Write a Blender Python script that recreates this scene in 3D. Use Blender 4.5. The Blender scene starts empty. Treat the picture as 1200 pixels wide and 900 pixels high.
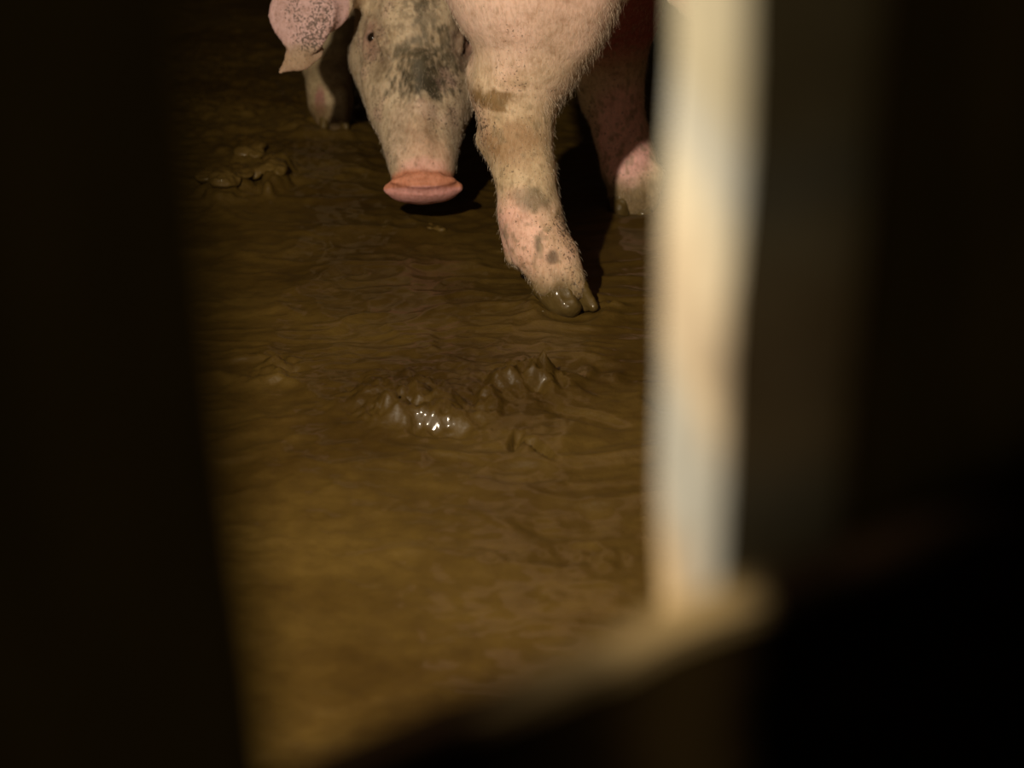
import bpy, math, random
import numpy as np
from mathutils import Vector

# ------------------------------------------------------------------ camera, world, lamp
S = bpy.context.scene
COL = S.collection
FPX, PITCH, CAMH = 2000.0, math.radians(25), 0.95
cam_d = bpy.data.cameras.new('camera')
cam = bpy.data.objects.new('camera', cam_d); COL.objects.link(cam)
cam.location = (0, 0, CAMH)
cam.rotation_euler = (math.pi/2 - PITCH, 0, 0)
cam_d.sensor_width = 36; cam_d.lens = FPX/1200*36
cam_d.clip_start = 0.02; cam_d.clip_end = 60
cam_d.dof.use_dof = True
cam_d.dof.focus_distance = 2.42
cam_d.dof.aperture_fstop = (cam_d.lens/1000)/0.018
S.camera = cam

w = bpy.data.worlds.new('night'); S.world = w; w.use_nodes = True
w.node_tree.nodes['Background'].inputs[0].default_value = (1.0, 0.80, 0.52, 1)
w.node_tree.nodes['Background'].inputs[1].default_value = 0.15

ld = bpy.data.lights.new('pen_lamp', 'POINT'); ld.energy = 140; ld.color = (1.0, 0.86, 0.66)
ld.shadow_soft_size = 0.025
lamp = bpy.data.objects.new('pen_lamp', ld); COL.objects.link(lamp)
lamp.location = (-0.50, 0.80, 1.20)

vs = S.view_settings
vs.view_transform = 'Standard'; vs.look = 'None'; vs.gamma = 1; vs.use_curve_mapping = False
vs.exposure = 0.0
S.cycles.max_bounces = 6
S.cycles.use_denoising = True

# ------------------------------------------------------------------ helpers
CP, SP = math.cos(PITCH), math.sin(PITCH)
def W(px, py, Y):
    a, b = (px-600)/FPX, -(py-450)/FPX
    d = np.array([a, CP + b*SP, -SP + b*CP])
    return np.array([0, 0, CAMH]) + d*(Y/d[1])
def G(px, py, z=0.0):
    a, b = (px-600)/FPX, -(py-450)/FPX
    d = np.array([a, CP + b*SP, -SP + b*CP])
    return np.array([0, 0, CAMH]) + d*((z-CAMH)/d[2])
def V3(x, y, z): return np.array([x, y, z], float)
def norm(v): v = np.asarray(v, float); return v/np.linalg.norm(v)

def hash3(ix, iy, iz, seed):
    h = (ix.astype(np.int64)*374761393 + iy.astype(np.int64)*668265263 + iz.astype(np.int64)*2147483647 + seed*1274126177) & 0xffffffff
    h = ((h ^ (h >> 13))*1274126177) & 0xffffffff
    return ((h ^ (h >> 16)) & 0xffff)/65535.0*2-1
def noise3(P, scale, seed=0):
    Q = P*scale
    I = np.floor(Q).astype(np.int64); f = Q-I; f = f*f*f*(f*(f*6-15)+10)
    r = 0
    for dx in (0, 1):
        wx = f[:, 0] if dx else 1-f[:, 0]
        for dy in (0, 1):
            wy = f[:, 1] if dy else 1-f[:, 1]
            for dz in (0, 1):
                wz = f[:, 2] if dz else 1-f[:, 2]
                r = r + wx*wy*wz*hash3(I[:, 0]+dx, I[:, 1]+dy, I[:, 2]+dz, seed)
    return r
def fbm3(P, scale, octv=3, seed=0):
    r = 0; a = 1; t = 0
    for k in range(octv):
        r = r + a*noise3(P, scale*2**k, seed+k*17); t += a; a *= .5
    return r/t
def sstep(a, b, x):
    t = np.clip((x-a)/(b-a), 0, 1); return t*t*(3-2*t)

def tag(o, label=None, cat=None, group=None, kind=None):
    if label: o['label'] = label
    if cat: o['category'] = cat
    if group: o['group'] = group
    if kind: o['kind'] = kind
    return o

def mesh_obj(name, verts, faces, mat, parent=None, smooth=True, origin=None, quads=False, coll=None):
    me = bpy.data.meshes.new(name)
    verts = np.asarray(verts, np.float32)
    if origin is not None: verts = verts - np.asarray(origin, np.float32)
    if quads:
        faces = np.asarray(faces, np.int32); n = len(faces)
        me.vertices.add(len(verts)); me.vertices.foreach_set('co', verts.ravel())
        me.loops.add(n*4); me.loops.foreach_set('vertex_index', faces.ravel())
        me.polygons.add(n); me.polygons.foreach_set('loop_start', np.arange(n, dtype=np.int32)*4)
        me.update(calc_edges=True); me.validate()
    else:
        me.from_pydata(verts.tolist(), [], [tuple(int(i) for i in f) for f in faces]); me.update()
    if smooth: me.polygons.foreach_set('use_smooth', np.ones(len(me.polygons), bool))
    if mat: me.materials.append(mat)
    o = bpy.data.objects.new(name, me); COL.objects.link(o)
    if parent is not None: o.parent = parent
    if origin is not None and parent is None: o.location = tuple(float(c) for c in origin)
    return o
def colour_attr(o, name, rgb):
    a = o.data.color_attributes.new(name, 'FLOAT_COLOR', 'POINT')
    c = np.ones((len(rgb), 4), np.float32); c[:, :3] = rgb
    a.data.foreach_set('color', c.ravel())

# ---- signed-distance modelling: every animal body is one continuous skin
class Sdf:
    def __init__(s): s.p = []
    def cone(s, a, b, ra, rb, k=0.012, op='+', side=None, flat=1.0):
        """round cone a->b; optionally flattened by 'flat' along unit vector side"""
        s.p.append(('c', np.array(a, float), np.array(b, float), ra, rb, k, op, None if side is None else norm(side), flat)); return s
    def ell(s, c, ax, r, k=0.012, op='+'):
        """ellipsoid: ax = 3x3 rows axes, r radii"""
        s.p.append(('e', np.array(c, float), np.array(ax, float), np.array(r, float), None, k, op, None, 1)); return s
    def chain(s, pts, k=0.012):
        for (a, ra), (b, rb) in zip(pts[:-1], pts[1:]): s.cone(a, b, ra, rb, k)
        return s
    def ev(s, P):
        P = P.astype(np.float32); d = np.full(len(P), 9.0, np.float32)
        for t, a, b, ra, rb, k, op, side, flat in s.p:
            if t == 'c':
                pa = P - a.astype(np.float32); ba = (b-a).astype(np.float32)
                if side is not None:
                    sd = side.astype(np.float32)
                    q = pa@sd; pa = pa + np.outer(q*(1/flat-1), sd)
                    qb = float(ba@sd); ba = ba + qb*(1/flat-1)*sd
                h = np.clip((pa@ba)/max(float(ba@ba), 1e-9), 0, 1)
                e = pa - h[:, None]*ba
                v = np.sqrt((e*e).sum(1)) - (ra + (rb-ra)*h)
                if side is not None: v = np.where(v > 0, v*min(1, flat)**.5, v*flat)
            else:
                q = (P-a.astype(np.float32))@b.T.astype(np.float32)
                R = ra.astype(np.float32)
                k0 = np.sqrt(((q/R)**2).sum(1)); k1 = np.sqrt(((q/(R*R))**2).sum(1))+1e-9
                v = k0*(k0-1)/k1
            if op == '+':
                h = np.clip(.5+.5*(d-v)/k, 0, 1); d = d*(1-h)+v*h - k*h*(1-h)
            else:
                h = np.clip(.5-.5*(d+v)/k, 0, 1); d = d*(1-h)-v*h + k*h*(1-h)
        return d
    def bounds(s):
        lo, hi = np.full(3, 9e9), np.full(3, -9e9)
        for t, a, b, ra, rb, k, op, side, flat in s.p:
            if op != '+': continue
            if t == 'c':
                f = max(1, flat)
                lo = np.minimum(lo, np.minimum(a-ra*f, b-rb*f)); hi = np.maximum(hi, np.maximum(a+ra*f, b+rb*f))
            else:
                m = ra.max(); lo = np.minimum(lo, a-m); hi = np.maximum(hi, a+m)
        return lo-.02, hi+.02
    def mesh(s, h, zmin=None):
        lo, hi = s.bounds()
        B = 12
        n = np.ceil((hi-lo)/(h*B)).astype(int)
        N = n*B
        bc = [(lo[i] + (np.arange(n[i])+.5)*B*h) for i in range(3)]
        C = np.stack(np.meshgrid(*bc, indexing='ij'), -1).reshape(-1, 3)
        dc = s.ev(C)
        act = np.abs(dc) < B*h*.87*1.5 + .03
        V = np.where(dc > 0, 1.0, -1.0).astype(np.float32).reshape(n)
        V = V.repeat(B, 0).repeat(B, 1).repeat(B, 2)
        off = np.stack(np.meshgrid(*[np.arange(B)]*3, indexing='ij'), -1).reshape(-1, 3)
        bi = np.stack(np.unravel_index(np.nonzero(act)[0], n), -1)*B
        full = s.p; Ca = C[act]; da = dc[act]; Rb = B*h*.87
        rel = []
        for pr in full:
            q = Sdf(); q.p = [pr[:6]+('+',)+pr[7:]]; vv = q.ev(Ca)
            rel.append(vv < 2*Rb+pr[5]+.01 if pr[6] == '-' else vv*(.5 if pr[7] is not None else 1)-da < 2*Rb+pr[5]+.02)
        rel = np.array(rel)
        for k in range(len(bi)):
            idx = bi[k]+off
            q = Sdf(); q.p = [full[i] for i in np.nonzero(rel[:, k])[0]]
            V[idx[:, 0], idx[:, 1], idx[:, 2]] = q.ev(lo + idx*h)
        return nets(V, lo, h)
def nets(V, lo, h):
    nx, ny, nz = V.shape
    I = V < 0
    c = [V[dx:nx-1+dx, dy:ny-1+dy, dz:nz-1+dz] for dx in (0, 1) for dy in (0, 1) for dz in (0, 1)]
    cnt = sum((x < 0).astype(np.int8) for x in c)
    m = (cnt > 0) & (cnt < 8)
    idx = np.stack(np.nonzero(m), -1)
    vid = np.full(m.shape, -1, np.int32); vid[m] = np.arange(len(idx))
    cv = np.stack([x[m] for x in c], 1)
    co = np.array([(dx, dy, dz) for dx in (0, 1) for dy in (0, 1) for dz in (0, 1)], float)
    acc = np.zeros((len(idx), 3)); num = np.zeros(len(idx))
    for i in range(8):
        for j in range(i+1, 8):
            if abs(co[i]-co[j]).sum() != 1: continue
            a, b = cv[:, i], cv[:, j]
            x = (a < 0) != (b < 0)
            t = np.where(x, a/np.where(x, a-b, 1), 0)
            p = co[i] + t[:, None]*(co[j]-co[i])
            acc += p*x[:, None]; num += x
    verts = lo + (idx + acc/num[:, None])*h
    F = []
    for ax in range(3):
        sl0 = [slice(None)]*3; sl1 = [slice(None)]*3
        sl0[ax] = slice(0, -1); sl1[ax] = slice(1, None)
        a, b = I[tuple(sl0)], I[tuple(sl1)]
        e = np.stack(np.nonzero(a != b), -1)
        u, v = (ax+1) % 3, (ax+2) % 3
        ok = (e[:, u] > 0) & (e[:, v] > 0) & (e[:, u] < m.shape[u]) & (e[:, v] < m.shape[v]); e = e[ok]
        ins = a[tuple(e.T)]
        def g(du, dv):
            q = e.copy(); q[:, u] -= du; q[:, v] -= dv; return vid[tuple(q.T)]
        q = np.stack([g(1, 1), g(0, 1), g(0, 0), g(1, 0)], 1)
        q[~ins] = q[~ins][:, ::-1]
        F.append(q)
    F = np.concatenate(F); F = F[(F >= 0).all(1)]
    return verts, F

# ------------------------------------------------------------------ materials
def new_mat(name):
    m = bpy.data.materials.new(name); m.use_nodes = True
    nt = m.node_tree; b = nt.nodes['Principled BSDF']
    return m, nt, b
def nd(nt, typ, **kw):
    n = nt.nodes.new(typ)
    for k, v in kw.items():
        if k in n.inputs: n.inputs[k].default_value = v
        else: setattr(n, k, v)
    return n
def ramp(nt, fac, stops):
    r = nt.nodes.new('ShaderNodeValToRGB')
    while len(r.color_ramp.elements) < len(stops): r.color_ramp.elements.new(.5)
    for e, (p, c) in zip(r.color_ramp.elements, stops):
        e.position = p; e.color = (*c, 1) if len(c) == 3 else c
    nt.links.new(fac, r.inputs[0]); return r
def noise_n(nt, scale, detail=4, rough=.55, stretch=(1, 1, 1)):
    tc = nt.nodes.new('ShaderNodeTexCoord'); mp = nt.nodes.new('ShaderNodeMapping')
    mp.inputs['Scale'].default_value = stretch
    nt.links.new(tc.outputs['Object'], mp.inputs[0])
    n = nd(nt, 'ShaderNodeTexNoise'); n.inputs['Scale'].default_value = scale
    n.inputs['Detail'].default_value = detail; n.inputs['Roughness'].default_value = rough
    nt.links.new(mp.outputs[0], n.inputs[0]); return n
def mixc(nt, fac, a, b, mode='MIX'):
    m = nt.nodes.new('ShaderNodeMix'); m.data_type = 'RGBA'; m.blend_type = mode
    for sock, v in ((m.inputs[0], fac), (m.inputs[6], a), (m.inputs[7], b)):
        if hasattr(v, 'is_linked'): nt.links.new(v, sock)
        elif isinstance(v, (int, float)): sock.default_value = v
        else: sock.default_value = (*v, 1)
    return m.outputs[2]
def bump(nt, b, h, strength, dist, prev=None):
    n = nt.nodes.new('ShaderNodeBump'); n.inputs['Strength'].default_value = strength
    n.inputs['Distance'].default_value = dist
    nt.links.new(h, n.inputs['Height'])
    if prev: nt.links.new(prev, n.inputs['Normal'])
    nt.links.new(n.outputs[0], b.inputs['Normal']); return n.outputs[0]

def skin_mat():
    m, nt, b = new_mat('pig_skin')
    at = nt.nodes.new('ShaderNodeAttribute'); at.attribute_name = 'skin'
    n1 = noise_n(nt, 55, 5, .65)
    r1 = ramp(nt, n1.outputs[0], [(.30, (.66, .60, .52)), (.52, (1, 1, 1)), (.75, (1.1, 1.06, 1.02))])
    c = mixc(nt, .75, at.outputs[0], r1.outputs[0], 'MULTIPLY')
    n2 = noise_n(nt, 230, 3, .6, (1, 1, .35))
    r2 = ramp(nt, n2.outputs[0], [(.35, (.72, .66, .58)), (.55, (1, 1, 1))])
    c = mixc(nt, .6, c, r2.outputs[0], 'MULTIPLY')
    fa = nt.nodes.new('ShaderNodeAttribute'); fa.attribute_name = 'fleck'
    n3 = noise_n(nt, 260, 2, .6)
    su = nt.nodes.new('ShaderNodeMath'); su.operation = 'MULTIPLY_ADD'; su.inputs[1].default_value = .42
    nt.links.new(fa.outputs['Fac'], su.inputs[0]); nt.links.new(n3.outputs[0], su.inputs[2])
    fr = ramp(nt, su.outputs[0], [(.72, (0, 0, 0)), (.84, (.85, .85, .85))])
    c = mixc(nt, fr.outputs[0], c, (.07, .048, .032))
    nt.links.new(c, b.inputs['Base Color'])
    b.inputs['Roughness'].default_value = .62
    b.inputs['Specular IOR Level'].default_value = .3
    b.inputs['Subsurface Weight'].default_value = .12
    b.inputs['Subsurface Radius'].default_value = (.012, .005, .003)
    b.inputs['Subsurface Scale'].default_value = 1
    p = bump(nt, b, n1.outputs[0], .22, .004)
    bump(nt, b, n2.outputs[0], .5, .0015, p)
    return m
def mud_mat(name='wet_mud', c0=(.040, .0215, .0036), c1=(.090, .054, .0088), fine=True):
    m, nt, b = new_mat(name)
    n1 = noise_n(nt, 3.5, 6, .6, (.8, 1.2, 1))
    r = ramp(nt, n1.outputs[0], [(.3, c0), (.7, c1)])
    n2 = noise_n(nt, 38, 5, .6)
    r2 = ramp(nt, n2.outputs[0], [(.3, (.78, .74, .7)), (.7, (1.12, 1.12, 1.12))])
    c = mixc(nt, .8, r.outputs[0], r2.outputs[0], 'MULTIPLY')
    nt.links.new(c, b.inputs['Base Color'])
    rr = ramp(nt, n1.outputs[0], [(.35, (.42,)*3), (.65, (.6,)*3)])
    nt.links.new(rr.outputs[0], b.inputs['Roughness'])
    b.inputs['Specular IOR Level'].default_value = .22
    b.inputs['Coat Weight'].default_value = .35
    b.inputs['Coat Roughness'].default_value = .09
    n3 = noise_n(nt, 120, 4, .65)
    bump(nt, b, n3.outputs[0], .5, .0025)
    return m
def wood_mat(name, dark, light, rough=.85, sc=14, stretch=(1, 1, .12)):
    m, nt, b = new_mat(name)
    n = noise_n(nt, sc*6, 6, .65, stretch)
    r = ramp(nt, n.outputs[0], [(.3, dark), (.7, light)])
    nt.links.new(r.outputs[0], b.inputs['Base Color'])
    b.inputs['Roughness'].default_value = rough
    b.inputs['Specular IOR Level'].default_value = .15
    bump(nt, b, n.outputs[0], .6, .003)
    return m
M_skin = skin_mat()
M_mud = mud_mat()
M_lump = mud_mat('mud_lump', (.060, .034, .007), (.11, .068, .014))
M_lump.node_tree.nodes['Principled BSDF'].inputs['Coat Weight'].default_value = .08
M_hoof = mud_mat('muddy_hoof', (.06, .038, .010), (.13, .085, .024))
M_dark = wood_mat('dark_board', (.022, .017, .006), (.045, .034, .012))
def rail_mat():
    """muddy plank, with the lit corner near the post painted into its colour"""
    m, nt, b = new_mat('muddy_board')
    n = noise_n(nt, 60, 5, .6, (.3, 1, 1))
    r = ramp(nt, n.outputs[0], [(.3, (.0010, .0006, .0003)), (.7, (.0028, .0016, .0008))])
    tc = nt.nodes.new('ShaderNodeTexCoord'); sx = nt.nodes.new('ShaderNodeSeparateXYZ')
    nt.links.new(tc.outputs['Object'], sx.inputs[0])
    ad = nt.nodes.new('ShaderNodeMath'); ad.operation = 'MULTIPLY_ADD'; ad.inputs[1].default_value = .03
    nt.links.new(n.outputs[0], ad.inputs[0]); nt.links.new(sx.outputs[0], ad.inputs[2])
    k = ramp(nt, ad.outputs[0], [(.0, (.0,)*3), (.035, (.25,)*3), (.055, (1, 1, 1)), (.068, (.8,)*3), (.078, (0, 0, 0))])  # painted light: pale band where the top edge brightens by the post
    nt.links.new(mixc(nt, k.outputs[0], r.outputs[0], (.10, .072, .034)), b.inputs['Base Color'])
    b.inputs['Roughness'].default_value = .9; b.inputs['Specular IOR Level'].default_value = .1
    bump(nt, b, n.outputs[0], .5, .002)
    return m
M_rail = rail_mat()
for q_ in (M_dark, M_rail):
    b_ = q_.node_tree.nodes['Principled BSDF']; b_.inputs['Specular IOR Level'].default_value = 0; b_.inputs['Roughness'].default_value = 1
M_wall = wood_mat('old_wall', (.02, .013, .007), (.05, .035, .02), sc=2)
def eye_mat():
    m, nt, b = new_mat('eyeball'); b.inputs['Base Color'].default_value = (.012, .007, .004, 1)
    b.inputs['Roughness'].default_value = .12; return m
M_eye = eye_mat()
def hair_mat():
    m, nt, b = new_mat('pale_bristle'); b.inputs['Base Color'].default_value = (.62, .50, .38, 1)
    b.inputs['Roughness'].default_value = .5; return m
M_hair = hair_mat()

# ------------------------------------------------------------------ floor: wet mud
FEET = []   # filled before the floor is made: (x, y, r)
def floor_height(X, Y):
    P = np.stack([X, Y, np.zeros_like(X)], 1)
    wx = fbm3(P, 2.2, 2, 5)*.10; wy = fbm3(P, 2.2, 2, 9)*.10
    Q = np.stack([(X+wx)*.55, Y+wy, X*0], 1)
    h = fbm3(P, 1.6, 2, 1)*.010
    near = .45+.55*sstep(1.35, 1.95, Y)
    rid = 1-np.abs(fbm3(Q, 9, 3, 21)); h += (rid**4-.5)*.0062*near
    rid2 = 1-np.abs(fbm3(Q, 22, 2, 33)); h += (rid2**4-.5)*.0034*near
    rid3 = 1-np.abs(fbm3(Q, 48, 2, 37)); h += (rid3**4-.5)*.0012*near
    h += fbm3(P, 45, 2, 41)*.0009
    def gp(px, py): p = G(px, py); return p[0], p[1]
    # churned patch in the middle of the pen
    def lump(px, py, rx, ry, a, rough=.0, seed=0, ang=0):
        cx, cy = gp(px, py); ca, sa = math.cos(ang), math.sin(ang)
        u = ((X-cx)*ca+(Y-cy)*sa)/rx; v = (-(X-cx)*sa+(Y-cy)*ca)/ry
        n = fbm3(P, 26, 3, 50+seed)
        d = np.sqrt(u*u+v*v) + n*.55*(rough > 0)
        return a*(1-sstep(.45, 1.0, d)) + rough*(fbm3(P, 50, 3, 60+seed)+.8*(.5-np.abs(fbm3(P, 85, 2, 80+seed))))*np.exp(-(u*u+v*v)*1.3)
    h += lump(470, 470, .075, .085, .012, .014, 1)
    h += lump(515, 492, .055, .055, .009, .015, 2)
    h += lump(455, 492, .045, .03, .008, .018, 3)
    h += lump(605, 455, .060, .055, .013, .019, 4)
    h += lump(645, 452, .030, .045, .009, .018, 5)
    h += lump(572, 482, .022, .045, .009, .012, 6)
    h += lump(560, 455, .20, .16, .003, .004, 7)
    h += lump(322, 432, .035, .05, .009, .014, 8)
    h += lump(305, 412, .05, .03, .005, .004, 9)
    h += lump(688, 492, .07, .02, -.007, 0, 10, -.5)
    h += lump(604, 521, .007, .035, -.016, 0, 11, -.15)
    h += lump(632, 530, .007, .045, -.012, 0, 12, .5)
    h += lump(610, 558, .055, .03, -.006, 0, 13)
    h += lump(515, 508, .05, .018, -.010, 0, 14)
    h += lump(660, 610, .07, .06, -.006, 0, 15)
    h += lump(680, 650, .06, .03, -.006, .003, 16)
    h += lump(575, 660, .03, .03, .004, .002, 17)
    h += lump(712, 655, .02, .025, .006, 0, 18)
    h += lump(690, 437, .014, .03, .006, 0, 19)
    h += lump(265, 222, .06, .10, .016, .010, 20)
    h += lump(325, 212, .03, .09, .026, .010, 21)
    h += lump(288, 188, .045, .07, .013, .006, 22)
    h += lump(350, 180, .16, .25, .006, .004, 23)
    h += lump(660, 350, .040, .035, .013, .018, 25)
    h += lump(645, 362, .05, .02, .004, .004, 27)
    h += lump(715, 360, .04, .012, .004, .008, 26)
    h += lump(280, 100, .3, .5, .008, .008, 24)
    for (fx, fy, r) in FEET:
        d = np.sqrt((X-fx)**2+(Y-fy)**2)
        h += .007*np.exp(-((d-r)/.022)**2) - .004*(1-sstep(r*.6, r, d))
    return h
def build_floor():
    def axis(segs):
        out = [segs[0][0]]
        for a, b, st in segs:
            n = max(1, int(round((b-a)/st))); out += list(a+(b-a)*(np.arange(n)+1)/n)
        return np.array(out)
    xs = axis([(-2.6, -1.1, .05), (-1.1, -.75, .015), (-.75, .6, .0045), (.6, 1.2, .015), (1.2, 2.6, .05)])
    ys = axis([(-1.6, .9, .08), (.9, 1.2, .012), (1.2, 1.6, .006), (1.6, 2.5, .0040), (2.5, 3.4, .006), (3.4, 4.6, .012), (4.6, 7.0, .04)])
    XX, YY = np.meshgrid(xs, ys, indexing='ij')
    X, Y = XX.ravel(), YY.ravel()
    Z = floor_height(X, Y)
    nx, ny = len(xs), len(ys)
    i = np.arange((nx-1)*(ny-1)); a = (i//(ny-1))*ny + i % (ny-1)
    F = np.stack([a, a+ny, a+ny+1, a+1], 1)
    o = mesh_obj('floor', np.stack([X, Y, Z], 1), F, M_mud, quads=True)
    tag(o, 'glossy brown wet mud covering the pen floor', kind='structure')
    return o

# ------------------------------------------------------------------ the pen around it
def prism(name, poly, z0, z1, mat, bev=.002, nseg=40, wob=.0, tilt=(0, 0), parent=None, seed=0):
    """vertical prism over XY polygon, subdivided along z with a slight hand-sawn wobble"""
    rng = np.random.RandomState(seed)
    poly = np.array(poly, float)
    # round corners
    pts = []
    n = len(poly)
    for i in range(n):
        p, a, b = poly[i], poly[i-1], poly[(i+1) % n]
        ua, ub = (a-p)/np.linalg.norm(a-p), (b-p)/np.linalg.norm(b-p)
        for t in (1, .5, 0):
            pts.append(p + ua*bev*t*(t+.0) + ub*bev*(1-t)*(1-t))
    pts = np.array(pts); m = len(pts)
    vs_, fs = [], []
    for k in range(nseg+1):
        z = z0+(z1-z0)*k/nseg
        dx = wob*math.sin(z*23+seed)+wob*.6*math.sin(z*61+2*seed)
        for p in pts: vs_.append((p[0]+dx+tilt[0]*(z-z0), p[1]+tilt[1]*(z-z0), z))
    for k in range(nseg):
        for j in range(m):
            a, b = k*m+j, k*m+(j+1) % m
            fs.append((a, b, b+m, a+m))
    fs.append(tuple(range(m))[::-1]); fs.append(tuple(nseg*m+j for j in range(m)))
    c = np.array([poly[:, 0].mean(), poly[:, 1].mean(), z0])
    o = mesh_obj(name, vs_, fs, mat, parent, smooth=False, origin=c)
    return o
def box_obj(name, lo, hi, mat):
    x0, y0, z0 = lo; x1, y1, z1 = hi
    v = [(x0,y0,z0),(x1,y0,z0),(x1,y1,z0),(x0,y1,z0),(x0,y0,z1),(x1,y0,z1),(x1,y1,z1),(x0,y1,z1)]
    f = [(3,2,1,0),(4,5,6,7),(0,1,5,4),(1,2,6,5),(2,3,7,6),(3,0,4,7)]
    return mesh_obj(name, v, f, mat, smooth=False)
def build_pen():
    for n, lo, hi in (('wall_back', (-2.3, 6.3, -.1), (2.3, 6.45, 2.6)),
                      ('wall_left', (-2.3, .36, -.1), (-2.15, 6.3, 2.6)),
                      ('wall_right', (2.15, .36, -.1), (2.3, 6.3, 2.6)),
                      ('ceiling', (-2.3, .36, 2.6), (2.3, 6.45, 2.7))):
        tag(box_obj(n, lo, hi, M_wall), kind='structure')
def post_mat():
    m, nt, b = new_mat('limewashed_wood')
    tc = nt.nodes.new('ShaderNodeTexCoord'); sx = nt.nodes.new('ShaderNodeSeparateXYZ')
    nt.links.new(tc.outputs['Object'], sx.inputs[0])
    mr = nt.nodes.new('ShaderNodeMapRange')
    mr.inputs[1].default_value = .62; mr.inputs[2].default_value = .90
    nt.links.new(sx.outputs[2], mr.inputs[0])
    n = noise_n(nt, 30, 3, .5)
    ad = nt.nodes.new('ShaderNodeMath'); ad.operation = 'MULTIPLY_ADD'
    nt.links.new(n.outputs[0], ad.inputs[0]); ad.inputs[1].default_value = .10
    nt.links.new(mr.outputs[0], ad.inputs[2])
    cr = (.23, .192, .135); gy = (.155, .155, .14); wm = (.27, .20, .11); ol = (.15, .135, .095); br = (.19, .155, .11)
    r = ramp(nt, ad.outputs[0], [(.0, wm), (.33, wm), (.39, br), (.47, gy), (.56, gy), (.63, cr), (.70, br), (.76, cr), (.84, (.23, .21, .16)), (.90, gy), (.96, ol), (1, ol)])
    n2 = noise_n(nt, 60, 4, .6)
    r2 = ramp(nt, n2.outputs[0], [(.3, (.7, .66, .6)), (.6, (1, 1, 1))])
    nt.links.new(mixc(nt, .7, r.outputs[0], r2.outputs[0], 'MULTIPLY'), b.inputs['Base Color'])
    b.inputs['Roughness'].default_value = .9; b.inputs['Specular IOR Level'].default_value = .1
    bump(nt, b, n2.outputs[0], .5, .003)
    return m
M_post = post_mat()
def build_gap():
    # left board, its right edge bounds the gap
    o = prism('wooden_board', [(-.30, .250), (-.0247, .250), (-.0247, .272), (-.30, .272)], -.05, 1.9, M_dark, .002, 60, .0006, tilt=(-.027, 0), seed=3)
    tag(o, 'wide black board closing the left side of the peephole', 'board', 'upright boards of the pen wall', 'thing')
    # right post with an oblique, limewashed edge
    o = prism('wooden_post', [(.0650, .490), (.0700, .450), (.0722, .440), (.0750, .4315), (.180, .4305), (.180, .530), (.0650, .530)], -.05, 1.9, M_post, .002, 90, .0010, tilt=(-.018, 0), seed=1)
    tag(o, 'pale weathered wooden post with one brightly lit edge', 'post')
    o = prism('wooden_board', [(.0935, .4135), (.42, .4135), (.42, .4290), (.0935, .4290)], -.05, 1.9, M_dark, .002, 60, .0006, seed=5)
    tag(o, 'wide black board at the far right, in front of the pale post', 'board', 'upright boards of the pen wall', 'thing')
    # slanting rail under the gap
    A = W(850, 725, .388); B = W(400, 906, .388)
    d = (B-A)/np.linalg.norm(B-A)
    A2 = A - d*.35; B2 = B + d*.35
    nrm = np.array([d[2], 0, -d[0]])
    if nrm[2] > 0: nrm = -nrm
    vs_, fs = [], []
    n = 60; prof = []
    y0, y1, hh, bv = .386, .406, .16, .003
    prof = [(y0, bv), (y0+bv, 0), (y1-bv, 0), (y1, bv), (y1, hh), (y0, hh)]
    for k in range(n+1):
        p = A2 + (B2-A2)*k/n
        wob = .0012*math.sin(k*.9)+.0008*math.sin(k*2.3)
        for (yy, dd) in prof:
            q = p + nrm*(dd+wob); vs_.append((q[0], yy, q[2]))
    m = len(prof)
    for k in range(n):
        for j in range(m):
            a, b = k*m+j, k*m+(j+1) % m
            fs.append((a, a+m, b+m, b))
    fs.append(tuple(range(m))); fs.append(tuple(n*m+j for j in range(m))[::-1])
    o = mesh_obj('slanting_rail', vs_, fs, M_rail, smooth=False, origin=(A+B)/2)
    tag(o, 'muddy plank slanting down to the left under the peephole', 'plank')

# ------------------------------------------------------------------ pigs
def claws(parent, org, centre, fwd, size, mat=M_hoof, spread=.02, drop=0.0):
    """two main claws of a foot, each a hoof of its own; returns nothing"""
    fwd = norm(fwd); side = np.array([-fwd[1], fwd[0], 0]); side = norm(side)
    up = np.cross(side, fwd); up = up if up[2] > 0 else -up
    for s in (-1, 1):
        c = np.array(centre) + side*s*spread
        sd = Sdf()
        sd.cone(c - fwd*size*.35 + up*size*.55, c + fwd*size*.75 + side*s*.004 - up*size*.10, size*.50, size*.24, .006, side=side, flat=.85)
        sd.cone(c - fwd*size*.40 + up*size*.05, c + fwd*size*.35 - up*size*.05, size*.42, size*.36, .008, side=side, flat=.85)
        v, f = sd.mesh(.003)
        v[:, 2] = np.maximum(v[:, 2], -.012)
        mesh_obj('hoof', v, f, mat, parent, origin=org, quads=True)
def dewclaw(parent, org, a, b, r, mat=M_hoof):
    sd = Sdf().cone(a, b, r, r*.45, .004); v, f = sd.mesh(.0025)
    mesh_obj('dewclaw', v, f, mat, parent, origin=org, quads=True)

def patch(P, c, r, soft=.35, n=None, namp=.5):
    d = np.sqrt((((P-np.array(c))/np.array(r))**2).sum(1))
    if n is not None: d = d + n*namp
    return 1-sstep(1-soft, 1+soft, d)
def lerp(a, b, t): return a*(1-t[:, None]) + np.array(b)*t[:, None]

def vnormals(o):
    n = np.zeros(len(o.data.vertices)*3, np.float32)
    o.data.vertex_normals.foreach_get('vector', n); return n.reshape(-1, 3)

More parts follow.
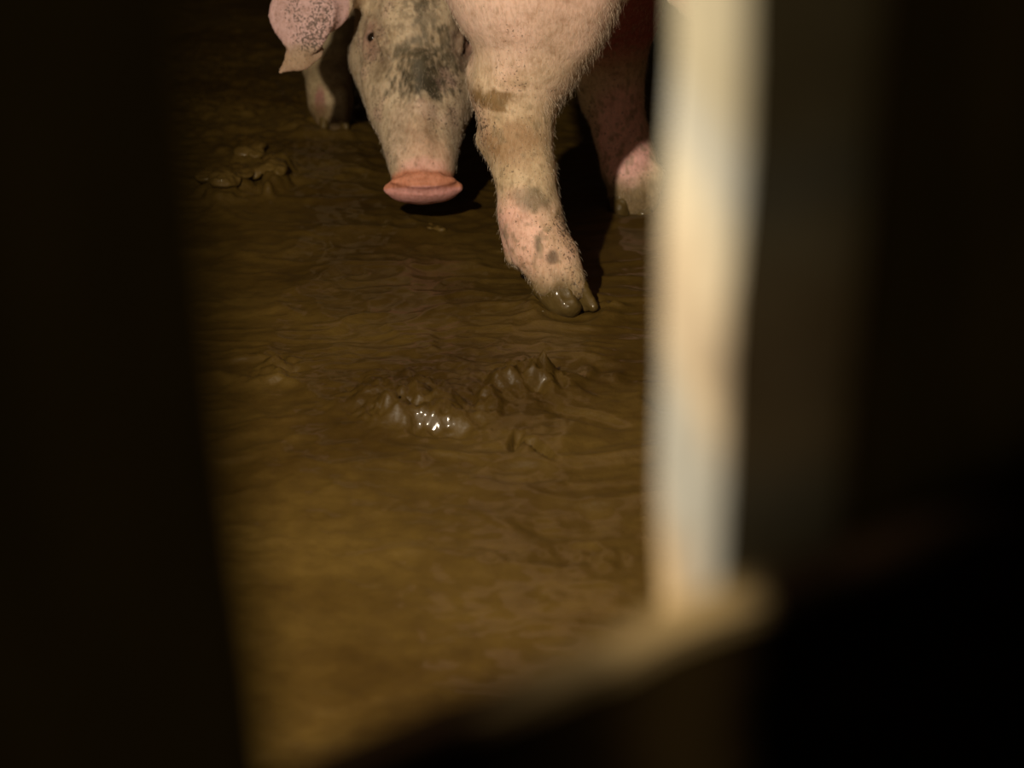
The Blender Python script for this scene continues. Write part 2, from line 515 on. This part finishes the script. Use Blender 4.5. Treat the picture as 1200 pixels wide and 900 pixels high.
def bristles(parent, body, org, verts, nrm, sel, count, flow, length, seed, lift=.35):
    rng = np.random.RandomState(seed)
    idx = np.nonzero(sel)[0]
    if len(idx) == 0: return
    idx = rng.choice(idx, min(count, len(idx)*3))
    p = verts[idx] - np.array(org) + rng.normal(0, .0012, (len(idx), 3))
    n = nrm[idx]; fl = flow(verts[idx]) if callable(flow) else np.tile(np.array(flow, float), (len(idx), 1))
    fl = fl - (fl*n).sum(1)[:, None]*n
    fl = fl/(np.linalg.norm(fl, axis=1)[:, None]+1e-6) + rng.normal(0, .22, (len(idx), 3))
    L = length*rng.uniform(.6, 1.3, len(idx))[:, None]
    p0 = p - n*.001; p1 = p + (fl*.5+n*lift*.7)*L*.5; p2 = p + (fl+n*lift)*L
    pts = np.stack([p0, p1, p2], 1).reshape(-1, 3).astype(np.float32)
    hc = bpy.data.hair_curves.new('bristles'); hc.add_curves([3]*len(idx))
    hc.points.foreach_set('position', pts.ravel())
    rad = np.tile(np.array([.00014, .00010, .00003], np.float32), len(idx))
    hc.points.foreach_set('radius', rad)
    hc.materials.append(M_hair)
    o = bpy.data.objects.new('bristles', hc); COL.objects.link(o); o.parent = parent
    tag(o, 'short pale bristles', kind='stuff')
    return o

AX = np.eye(3)
VOX = .0036

def hind_leg(sd, pts, k=.014): sd.chain(pts, k)

def build_pig_a():
    """front pig: seen from behind its right ham, facing towards the camera and right"""
    F = norm((.574, -.819, 0)); L = norm((.819, .574, 0)); U = V3(0, 0, 1)
    C = V3(.150, 2.515, 0)
    org = V3(.15, 2.45, 0)
    root = bpy.data.objects.new('pig', None); COL.objects.link(root); root.location = tuple(org)
    tag(root, 'pink pig cut off by the frame, hind leg planted in mud beside the pale post', 'pig')
    sd = Sdf()
    BX = np.array([F, L, U])
    at = lambda f, l, z: C + F*f + L*l + U*z
    # trunk
    sd.ell(at(.0, .0, .62), BX, (.20, .165, .165), .03)
    sd.cone(at(.0, 0, .635), at(.35, 0, .60), .150, .185, .05)
    sd.cone(at(.35, 0, .60), at(.85, 0, .56), .185, .20, .05)
    sd.cone(at(.85, 0, .56), at(1.12, 0, .60), .18, .13, .05)
    # head held up, out of the frame
    sd.cone(at(1.12, 0, .60), at(1.28, 0, .58), .12, .095, .04)
    sd.cone(at(1.28, 0, .57), at(1.46, 0, .48), .085, .045, .03)
    sd.cone(at(1.25, 0, .50), at(1.42, 0, .44), .07, .035, .03)
    sd.ell(at(1.475, 0, .472), BX, (.014, .046, .040), .006)
    for s in (-1, 1):
        sd.cone(at(1.24, s*.07, .66), at(1.33, s*.13, .58), .030, .012, .01, side=norm(F*.8+U*.6), flat=.35)
        sd.cone(at(.92, s*.10, .48), at(.90, s*.12, .30), .085, .058, .03)
        sd.cone(at(.90, s*.12, .30), at(.93, s*.125, .10), .050, .036, .02)
        sd.cone(at(.93, s*.125, .10), at(.96, s*.125, .035), .038, .034, .01)
    # tail
    sd.cone(at(-.19, 0, .66), at(-.24, .02, .60), .018, .012, .01)
    sd.cone(at(-.24, .02, .60), at(-.235, .05, .53), .012, .007, .01)
    # near (right) hind leg
    hl = [(W(632, -95, 2.47), .150), (W(624, -35, 2.455), .130), (W(629, 10, 2.445), .101), (W(623, 58, 2.435), .074),
          (W(606, 100, 2.43), .064), (W(605, 150, 2.41), .050), (W(615, 200, 2.385), .0415),
          (W(621, 250, 2.36), .0425), (W(634, 292, 2.335), .041), (W(650, 322, 2.318), .034)]
    sd.chain(hl, .02)
    sd.cone(W(568, 84, 2.455), W(575, 118, 2.45), .026, .024, .02)      # point of the hock
    sd.cone(W(652, 40, 2.41), W(645, 92, 2.42), .050, .030, .012)       # front of the gaskin
    sd.cone(W(690, -30, 2.40), W(668, 30, 2.41), .055, .045, .03)
    sd.cone(W(572, 165, 2.42), W(590, 190, 2.40), .016, .014, .02)
    # pads above the claws
    sd.cone(W(604, 268, 2.375), W(603, 300, 2.37), .024, .015, .010)    # dewclaw root
    sd.cone(W(636, 300, 2.325), W(640, 334, 2.305), .030, .018, .010)
    sd.cone(W(655, 300, 2.325), W(676, 338, 2.30), .030, .017, .010)
    for y_ in (2.29, 2.32, 2.35, 2.38): sd.cone(W(615, 297, y_), W(608, 332, y_), .001, .015, .005, '-')   # cleft between dewclaw and toes
    # far (left) hind leg
    sd.cone(W(705, -70, 2.70), W(712, 10, 2.80), .120, .085, .03)
    sd.chain([(W(712, 10, 2.80), .085), (W(712, 70, 2.82), .062), (W(717, 112, 2.82), .050), (W(728, 156, 2.80), .043),
              (W(738, 196, 2.775), .0445), (W(745, 222, 2.755), .038), (W(748, 238, 2.745), .030)], .02)
    sd.cone(W(690, 100, 2.85), W(698, 122, 2.84), .02, .02, .02)
    sd.cone(W(727, 205, 2.75), W(724, 228, 2.74), .025, .016, .01)
    sd.cone(W(765, 205, 2.745), W(763, 235, 2.73), .020, .012, .01)
    v, f = sd.mesh(VOX)
    o = mesh_obj('body', v, f, M_skin, root, origin=org, quads=True)
    n1 = fbm3(v, 18, 3, 3); n2 = fbm3(v, 60, 3, 7); n3 = noise3(v, 120, 11)
    c = np.tile(np.array([.80, .555, .455]), (len(v), 1))
    z = v[:, 2]
    # beige, dirty lower leg
    t = 1-sstep(.22, .46, z + n1*.08); c = lerp(c, (.60, .455, .28), t*.92)
    # bare pink skin above the claws
    t = patch(v, W(606, 270, 2.35), (.045, .12, .055), .4, n1, .4); c = lerp(c, (.80, .45, .38), t*.8)
    t = patch(v, W(640, 295, 2.30), (.055, .10, .055), .4, n1, .4); c = lerp(c, (.78, .50, .38), t*.6)
    t = patch(v, W(728, 160, 2.75), (.050, .12, .085), .4, n1, .4)*(v[:, 1] > 2.6); c = lerp(c, (.86, .47, .44), t*.9)
    t = sstep(.2, .45, n1)*(1-sstep(.2, .5, z)); c = lerp(c, (.66, .40, .30), t*.5)
    # shade on the far thigh and belly, painted into the skin as dark red
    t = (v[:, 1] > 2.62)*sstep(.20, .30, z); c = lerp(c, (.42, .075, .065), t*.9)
    # dark stains on the cannon and the muddy band under the hock
    t = patch(v, W(625, 236, 2.32), (.022, .06, .014), .6, n2, .7); c = lerp(c, (.16, .13, .075), t*.75)
    t = patch(v, W(631, 288, 2.29), (.0055, .05, .012), .3, n2, .2); c = lerp(c, (.20, .14, .09), t*.9)
    t = patch(v, W(648, 304, 2.28), (.010, .05, .011), .4, n2, .4); c = lerp(c, (.17, .12, .08), t*.85)
    t = patch(v, W(578, 118, 2.37), (.032, .08, .014), .4, n2*.7+n3*.3, 1.5); c = lerp(c, (.20, .115, .035), t*.85)
    t = patch(v, W(590, 168, 2.36), (.050, .07, .034), .6, n1*.6+n2*.5, .9); c = lerp(c, (.34, .20, .10), t*.8)
    t = sstep(.05, .4, n1*.6+n2*.6)*(1-sstep(.30, .42, z))*(v[:, 1] < 2.6); c = lerp(c, (.44, .30, .17), t*.5)
    t = sstep(.35, .6, n3+n2*.6)*(1-sstep(.25, .38, z)); c = lerp(c, (.24, .18, .10), t*.5)
    t = patch(v, W(652, 20, 2.35), (.07, .10, .05), .6, n1, .7); c = lerp(c, (.55, .36, .26), t*.35)
    # wet mud coat on the toes
    t = 1-sstep(.030, .078, z + n2*.020 + n1*.012); c = lerp(c, (.20, .14, .065), t*.92)
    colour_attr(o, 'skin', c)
    fl = .12 + .12*(1-sstep(.2, .4, z)) + np.maximum(n1, 0)*.6 - .25*sstep(.30, .45, z)
    colour_attr(o, 'fleck', np.repeat(np.clip(fl, 0, 1)[:, None], 3, 1))
    # claws
    tip = norm(G(702, 362) - G(662, 326)); tip = norm(V3(tip[0]*1.15, tip[1], -.35))
    cc = (W(668, 335, 2.30))
    for (a, b, ra, rb) in ((W(646, 320, 2.315), W(667, 355, 2.288), .024, .019), (W(670, 318, 2.312), W(696, 357, 2.285), .0165, .007)):
        h_ = Sdf().cone(a, b, ra, rb, .005).cone(a+V3(-.01, 0, -.012), b+V3(-.012, .01, -.004), ra*.9, rb, .008)
        vv, ff = h_.mesh(.003); vv = vv + (fbm3(vv, 45, 3, 5)*.009)[:, None]*V3(.2, -.6, .8) - V3(0, 0, .004)
        mesh_obj('hoof', vv, ff, M_hoof, root, origin=org, quads=True)
    dewclaw(root, org, W(605, 298, 2.365), W(613, 318, 2.35), .012)
    dewclaw(root, org, W(640, 300, 2.40), W(655, 330, 2.39), .012)
    for (a, b, ra, rb) in ((W(727, 222, 2.75), W(727, 248, 2.725), .023, .017), (W(752, 224, 2.75), W(754, 250, 2.725), .022, .016)):
        vv, ff = Sdf().cone(a, b, ra, rb, .005).mesh(.003); vv = vv + (fbm3(vv, 45, 3, 5)*.008)[:, None]*V3(.2, -.6, .8)
        mesh_obj('hoof', vv, ff, M_hoof, root, origin=org, quads=True)
    for s in (-1, 1):
        claws(root, org, at(.965, s*.125, .022), norm(F-U*.2), .032, spread=.017)
    nv = vnormals(o)
    vis = (v[:, 1] < 2.95) & (z < .62) & (v[:, 0] < .35) & (nv[:, 1] < .35)
    bristles(root, o, org, v, nv, vis, 15000, (.15, 0, -1), .0065, 3, .22)
    fr = vis & (z > .27) & (nv[:, 0] > .45) & (v[:, 1] < 2.6)
    bristles(root, o, org, v, nv, fr, 1500, (.5, 0, -1), .012, 4, .35)
    FEET.extend([(cc[0], cc[1]-.01, .055), (W(742, 240, 2.725)[0], 2.72, .05), tuple(at(.96, .125, 0)[:2])+(.05,), tuple(at(.96, -.125, 0)[:2])+(.05,)])
    return sd

def build_pig_b():
    """rear pig: head lowered to the mud, looking at the camera"""
    SN = W(496, 222, 2.640)
    EM = W(490, 44, 2.80)
    u = norm(EM-SN); s = norm(np.cross(V3(0, 0, 1), -u)); s = s if s[0] > 0 else -s
    n = np.cross(u, s); n = n if n[1] < 0 else -n
    H = np.array([s, u, n])                   # head frame rows: side, along (to the poll), face normal
    hp = lambda a, b, c: SN + s*a + u*b + n*c
    org = V3(-.24, 3.3, 0)
    root = bpy.data.objects.new('pig', None); COL.objects.link(root); root.location = tuple(org)
    tag(root, 'spotted pig lowering its head, snout just above the mud, facing the camera', 'pig')
    sd = Sdf()
    # skull and snout
    def st(b, hw, hn, cn): return (b, hw, hn, cn)
    stations = [(.028, .049, .036, -.006), (.055, .055, .042, -.012), (.085, .062, .048, -.018), (.115, .071, .056, -.026),
                (.150, .079, .066, -.032), (.185, .084, .074, -.036), (.220, .085, .080, -.040), (.255, .086, .084, -.042), (.295, .084, .086, -.046), (.335, .078, .084, -.058)]
    for (b, hw, hn, cn) in stations:
        sd.ell(hp(0, b, cn), H, (hw, .040, hn), .022)
    # jaw and cheeks
    sd.cone(hp(0, .03, -.040), hp(0, .20, -.105), .030, .062, .03)
    for q in (-1, 1):
        sd.cone(hp(q*.040, .16, -.075), hp(q*.055, .27, -.11), .040, .062, .03)
        sd.cone(hp(q*.060, .150, -.045), hp(q*.075, .215, -.035), .016, .020, .025)   # cheek bone
        sd.cone(hp(q*.028, .045, .012), hp(q*.030, .12, .010), .010, .012, .02)         # ridge beside the nose
    sd.cone(hp(0, .055, .028), hp(0, .20, .034), .012, .022, .020)                        # bridge
    # dished forehead
    sd.ell(hp(0, .300, .030), H, (.055, .055, .022), .03)
    # snout disc and its pad
    sd.ell(hp(0, -.004, .000), H, (.0575, .0185, .0335), .005)
    arc = [(-.056, .000, .006), (-.044, .004, .018), (-.024, .009, .026), (0, .013, .029), (.024, .009, .026), (.044, .004, .018), (.056, .000, .006)]
    for a_, b_ in zip(arc[:-1], arc[1:]): sd.cone(hp(*a_), hp(*b_), .0085, .0085, .005)
    cr_ = []
    for (px, py) in ((455, 217), (463, 219.5), (472, 221.5), (484, 223.5), (496, 224), (508, 223.5), (519, 221.5), (528, 219.5), (536, 217)):
        pt = np.array([W(px, py, y) for y in np.linspace(2.5, 2.8, 400)]); cr_.append(pt[int(np.argmax(sd.ev(pt) < .0005))].astype(float))
    for a_, b_ in zip(cr_[:-1], cr_[1:]): sd.cone(a_, b_, .0046, .0046, .0025, '-')
    for q in (-1, 1):
        sd.cone(hp(q*.019, -.040, -.010), hp(q*.018, -.014, -.010), .009, .006, .004, '-')
    # creases behind the disc
    sd.cone(hp(-.055, .024, .012), hp(.055, .024, .012), .0, .0, .004)
    for b in (.040, .056):
        for q in (-1, 1):
            sd.cone(hp(0, b, .060), hp(q*.05, b-.012, .045), .0165, .0145, .008, '-')
    # mouth line
    sd.cone(hp(-.05, .02, -.046), hp(.05, .02, -.046), .005, .005, .004, '-')
    # eyes: a lid swelling with a slit
    EY = []; CUTS = []
    for q, (px, py) in ((-1, (437, 45)), (1, (546, 47))):
        # walk in from the camera to the skin
        lo_, hi_ = 2.55, 3.0
        ys = np.linspace(2.6, 3.0, 400); pts = np.array([W(px, py, y) for y in ys]); dd = sd.ev(pts)
        k = np.argmax(dd < 0.0) if (dd < 0).any() else int(np.argmin(dd)); p = pts[k].astype(float)
        g = np.array([sd.ev(p[None]+np.eye(3)[i]*.004)[0]-sd.ev(p[None]-np.eye(3)[i]*.004)[0] for i in range(3)]); g = norm(norm(g)*.7 + norm(V3(0, 0, CAMH)-p))
        EY.append((q, p, g))
        def onskin(px_, py_):
            pt = np.array([W(px_, py_, y) for y in ys]); return pt[int(np.argmax(sd.ev(pt) < 0))].astype(float)
        if q < 0:
            lid = [onskin(*a) for a in ((428, 48), (430, 33), (437, 28), (444, 38), (448, 52), (453, 66))]
            cut = [onskin(*a) for a in ((439, 53), (445, 60), (448, 70))]
            cut2 = [onskin(*a) for a in ((425, 52), (427, 34), (436, 23), (447, 34), (453, 50))]
        else:
            lid = [onskin(*a) for a in ((538, 60), (539, 46), (544, 36))]
            cut = [onskin(*a) for a in ((548, 54), (544, 62), (541, 70))]
            cut2 = [onskin(*a) for a in ((533, 60), (534, 44), (542, 32))]
        FOLD = (lid, cut, cut2)
        ua = norm(u*.9 - s*q*.42*(1 if q < 0 else 1)); ua = norm(ua - g*np.dot(ua, g)); va = np.cross(g, ua)
        E = np.array([va, ua, g])
        sd.ell(p - g*.006 - ua*.008, E, (.017, .028, .012), .012)
        for a_, b_ in zip(lid[:-1], lid[1:]): sd.cone(a_+g*.003, b_+g*.003, .0050, .0050, .004)
        sd.ell(p + g*.006 + ua*.002, E, (.0066, .0105, .016), .002, '-')
        for a_, b_ in zip(cut[:-1], cut[1:]): sd.cone(a_+g*.005, b_+g*.004, .0042, .0035, .003, '-')
        for a_, b_ in zip(cut2[:-1], cut2[1:]): sd.cone(a_+g*.003, b_+g*.003, .0032, .0030, .003, '-')
        CUTS.extend(cut+cut2)
    SKULL = Sdf(); SKULL.p = list(sd.p)
    # ear hanging on the left
    e = lambda px, py, Y: W(px, py, Y)
    ns = norm((-.15, -.95, .30))
    sd.cone(e(452, -38, 2.90), e(412, -22, 2.86), .035, .030, .02, side=ns, flat=.5)
    sd.cone(e(412, -20, 2.86), e(372, -4, 2.80), .034, .056, .012, side=ns, flat=.20)
    sd.cone(e(372, -4, 2.80), e(354, 18, 2.77), .056, .052, .010, side=ns, flat=.16)
    sd.cone(e(354, 18, 2.77), e(356, 44, 2.76), .050, .030, .010, side=ns, flat=.18)
    ns2 = norm((.25, -.80, .55))
    sd.cone(e(364, 58, 2.765), e(350, 68, 2.755), .022, .021, .005, side=ns2, flat=.32)
    sd.cone(e(350, 68, 2.755), e(328, 84, 2.745), .021, .004, .005, side=ns2, flat=.32)
    # far ear, behind the other pig's ham
    sd.cone(hp(.07, .35, -.05), hp(.115, .33, -.045), .030, .034, .02, side=n, flat=.3)
    sd.cone(hp(.115, .33, -.045), hp(.125, .25, -.06), .032, .014, .012, side=n, flat=.3)
    # neck, trunk
    sd.cone(hp(0, .31, -.08), V3(-.20, 3.12, .46), .088, .135, .05)
    sd.cone(hp(0, .24, -.13), V3(-.20, 3.12, .34), .070, .105, .05)
    sd.cone(V3(-.20, 3.12, .45), V3(-.24, 3.40, .50), .135, .175, .05)
    sd.cone(V3(-.24, 3.40, .50), V3(-.28, 3.85, .50), .175, .195, .05)
    sd.cone(V3(-.28, 3.85, .50), V3(-.30, 4.15, .52), .19, .16, .05)
    sd.cone(V3(-.30, 4.30, .58), V3(-.32, 4.40, .50), .02, .010, .02)
    # forelegs
    sd.chain([(V3(-.345, 3.36, .42), .085), (V3(-.345, 3.36, .30), .056), (W(384, 74, 3.30), .048), (W(386, 100, 3.25), .041), (W(388, 122, 3.225), .040), (W(391, 136, 3.215), .031)], .02)
    sd.chain([(V3(-.135, 3.44, .42), .085), (V3(-.120, 3.44, .30), .056), (V3(-.115, 3.44, .20), .042), (V3(-.115, 3.43, .09), .034), (V3(-.115, 3.41, .045), .033)], .02)
    sd.cone(W(373, 110, 3.22), W(376, 140, 3.205), .015, .010, .006)
    sd.cone(W(398, 110, 3.20), W(402, 138, 3.19), .018, .012, .006)
    for q in (-1, 1):
        sd.chain([(V3(-.30+q*.09, 4.16, .44), .12), (V3(-.30+q*.115, 4.20, .30), .06), (V3(-.30+q*.12, 4.24, .24), .042), (V3(-.30+q*.12, 4.20, .09), .034), (V3(-.30+q*.12, 4.18, .04), .033)], .02)
    v, f = sd.mesh(.0034)
    o = mesh_obj('body', v, f, M_skin, root, origin=org, quads=True)
    n1 = fbm3(v, 18, 3, 103); n2 = fbm3(v, 60, 3, 107); n3 = noise3(v, 150, 111); n4 = noise3(v*np.array([1, 1, .35]), 210, 123)
    q = (v-SN); A, B, Cn = q@s, q@u, q@n
    head = (v[:, 1] < 3.0)
    c = np.tile(np.array([.54, .42, .285]), (len(v), 1))
    rel = v - V3(0, 0, CAMH)
    vpx = 600 + FPX*rel[:, 0]/(rel[:, 1]*CP - rel[:, 2]*SP)
    ear = (vpx < 409) & (B > .12) & (v[:, 1] < 2.93)
    face = head & ~ear
    def fp(a, b, ra, rb, soft=.35, nn=n2, amp=.6):
        d = np.sqrt(((A-a)/ra)**2+((B-b)/rb)**2)+nn*amp
        return (1-sstep(1-soft, 1+soft, d))*face
    def px2(px, py):
        pts = np.array([W(px, py, y) for y in np.linspace(2.5, 3.2, 300)]); k = int(np.argmax(SKULL.ev(pts) < 0))
        return (pts[k]-SN)@s, (pts[k]-SN)@u
    def fpp(px, py, rx, ry, col, amt, soft=.35, nn=n2, amp=.6):
        nonlocal c
        a, b = px2(px, py); c = lerp(c, col, fp(a, b, rx, ry, soft, nn, amp)*amt)
    c = lerp(c, (.56, .44, .31), (face & (B < .18)).astype(float)*.6)
    # pinker muzzle
    fpp(497, 185, .036, .036, (.66, .38, .28), .8, .5, n1)
    fpp(470, 165, .020, .05, (.60, .44, .33), .6, .5, n1)
    fpp(500, 165, .03, .05, (.55, .38, .25), .5, .5, n1)
    fpp(497, 198, .034, .016, (.72, .40, .33), .8, .4, n1, .3)
    fpp(492, 200, .012, .010, (.45, .20, .15), .4, .4, n1, .3)
    # dark smear on the forehead, streaking upward
    dk = (.075, .062, .036)
    fpp(495, 86, .048, .034, dk, .95, .45, n2*.5+n4*.6, .8)
    fpp(505, 100, .030, .018, (.06, .05, .03), .8, .4, n4, .7)
    fpp(492, 58, .046, .034, dk, .55, .5, n4, .9)
    fpp(497, 20, .022, .05, dk, .55, .5, n4, .9)
    fpp(492, -8, .016, .03, dk, .6, .4, n4, .6)
    fpp(525, 62, .02, .03, dk, .5, .5, n4, .8)
    fpp(450, 66, .014, .022, (.17, .12, .08), .7, .4, n2, .8)
    fpp(445, 80, .02, .02, (.28, .21, .13), .6, .5, n2, .8)
    fpp(543, 58, .020, .040, (.20, .13, .09), .8, .4, n2, .8)
    fpp(530, 70, .014, .024, dk, .5, .5, n4, .8)
    fpp(468, 62, .012, .012, dk, .6, .4, n2, .8)
    # speckles
    sp = sstep(.30, .5, n3*.7+n2*.6)*face
    c = lerp(c, (.20, .15, .09), sp*.45)
    c = lerp(c, (.62, .40, .34), (sstep(.15, .4, n1)*face)*.35)
    fpp(470, 150, .012, .035, (.33, .24, .16), .55, .5, n4, .9)
    fpp(528, 150, .014, .040, (.34, .25, .17), .55, .5, n4, .9)
    fpp(498, 150, .022, .025, (.40, .26, .17), .6, .5, n2+n4*.5, .9)
    fpp(500, 128, .030, .012, (.60, .42, .33), .6, .5, n2, .9)
    # eyelids
    for (qq, p, g) in EY:
        d = np.linalg.norm((v-p)/1.0, axis=1)
        c = lerp(c, (.36, .21, .165), (1-sstep(.014, .034, np.minimum(d, np.linalg.norm(v-(p-u*.022+s*.006), axis=1)+.004)+n2*.010))*.8)
        c = lerp(c, (.04, .022, .015), (1-sstep(.009, .013, d)))
    for (qq, p, g) in EY:
        d = np.linalg.norm(v-p, axis=1); c = lerp(c, (.24, .16, .11), np.exp(-((d-.030)/.010)**2)*face*(.35+.5*np.clip(n2+n4, 0, 1)))
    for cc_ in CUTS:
        d = np.linalg.norm(v-cc_, axis=1); c = lerp(c, (.17, .10, .07), np.exp(-(d/.006)**2)*face*.55)  # shade in the carved lid folds, painted as darker skin
    # snout
    t = (1-sstep(.014, .024, B+n1*.004 - .10*np.abs(A)))*face; c = lerp(c, (.58, .24, .145), t)
    t = (1-sstep(-.007, -.004, B+.0030*np.cos(A*28)-.003))*face; c = lerp(c, (.66, .32, .29), t)
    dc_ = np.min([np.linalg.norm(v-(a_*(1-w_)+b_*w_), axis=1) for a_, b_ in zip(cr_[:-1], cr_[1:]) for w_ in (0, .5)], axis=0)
    c = lerp(c, (.20, .06, .04), np.exp(-(dc_/.0058)**2)*.85)  # crease shade painted as a dark line on the snout
    # ear: pink with black flecks, muddy tip
    et = ear.astype(float); c = lerp(c, (.57, .37, .355), et)
    def ep(px, py, rx, ry): return (patch(v, W(px, py, 2.77), (rx, .3, ry), .5, n1, .5))*et
    earfl = np.clip(ep(375, 18, .030, .045)+ep(345, 10, .016, .026)*.8+ep(365, 46, .030, .020)*.8, 0, 1)
    c = lerp(c, (.30, .22, .12), np.clip(ep(365, 62, .05, .020), 0, 1)*.7)
    c = lerp(c, (.33, .22, .13), np.clip(ep(342, 76, .045, .028), 0, 1)*.8)
    # body and legs behind
    back = (~head).astype(float); c = lerp(c, (.50, .36, .24), back)
    t = (1-sstep(.15, .35, v[:, 2]))*back; c = lerp(c, (.36, .28, .16), t*.8)
    t = sstep(0, .5, n1+n2)*back; c = lerp(c, (.20, .15, .08), t*.5)
    t = patch(v, W(376, 118, 3.2), (.010, .06, .025), .4, n2, .3)*back; c = lerp(c, (.30, .12, .11), t*.8)
    t = (1-sstep(.03, .07, v[:, 2]+n2*.02))*back; c = lerp(c, (.16, .10, .04), t*.8)
    colour_attr(o, 'skin', c)
    fl = np.where(ear, .22+.44*earfl, np.where(face, .26+np.maximum(n1, -.1)*.65-.5*(B < .03), .3))
    colour_attr(o, 'fleck', np.repeat(np.clip(fl, 0, 1)[:, None], 3, 1))
    # eyeballs
    for (qq, p, g) in EY:
        e_ = Sdf().ell(p - g*.0030, AX, (.0115,)*3, .001)
        vv, ff = e_.mesh(.0016)
        mesh_obj('eye', vv, ff, M_eye, root, origin=org, quads=True)
    # hooves
    claws(root, org, W(392, 142, 3.20), norm((.12, -1, -.3)), .028, spread=.018)
    claws(root, org, V3(-.115, 3.39, .022), norm((.05, -1, -.2)), .030, spread=.017)
    for qn in (-1, 1): claws(root, org, V3(-.30+qn*.12, 4.16, .022), norm((.0, -1, -.2)), .030, spread=.017)
    nv = vnormals(o)
    vis = face & (nv[:, 1] < .3) & (B > .03) & (B < .42)
    for (qq, p, g) in EY: vis &= np.linalg.norm(v-p, axis=1) > .024
    bristles(root, o, org, v, nv, vis, 9000, -u + n*.1, .0055, 5, .2)
    FEET.extend([(W(392, 142, 3.20)[0], 3.19, .05), (-.115, 3.38, .05), (-.42, 4.15, .05), (-.18, 4.15, .05)])
    return sd

SA = build_pig_a()
SB = build_pig_b()
build_floor()
build_pen()
build_gap()

# ------------------------------------------------------------------ loose clods
def clod(px, py, r, seed, label, sq=.55):
    c = G(px, py); z = floor_height(np.array([c[0]]), np.array([c[1]]))[0]
    sd = Sdf(); rng = np.random.RandomState(seed)
    for k in range(7):
        o = rng.normal(0, .45, 3)*np.array([r[0], r[1], r[2]*.6])
        sd.ell(V3(c[0], c[1], z+r[2]*.25)+o, AX, np.array(r)*rng.uniform(.3, .6), .003)
    v, f = sd.mesh(.003)
    v = v + ((.5-np.abs(fbm3(v, 45, 3, seed)))*.010)[:, None]*norm((.2, -.5, 1)) - V3(0, 0, .006)
    o = mesh_obj('mud_clod', v, f, M_lump, origin=(c[0], c[1], z), quads=True)
    tag(o, label, 'mud clod', 'clods of mud on the pen floor')
clod(503, 264, (.020, .022, .010), 2, 'small flat clod of mud on the floor below the snout')
clod(262, 220, (.055, .065, .018), 4, 'large lumpy clod of mud left of the head, near the black board')
clod(315, 214, (.030, .060, .022), 7, 'upright clod of mud just right of the largest clod, towards the spotted pig')
clod(288, 188, (.030, .035, .016), 9, 'small clod of mud farthest back, behind the largest clod')
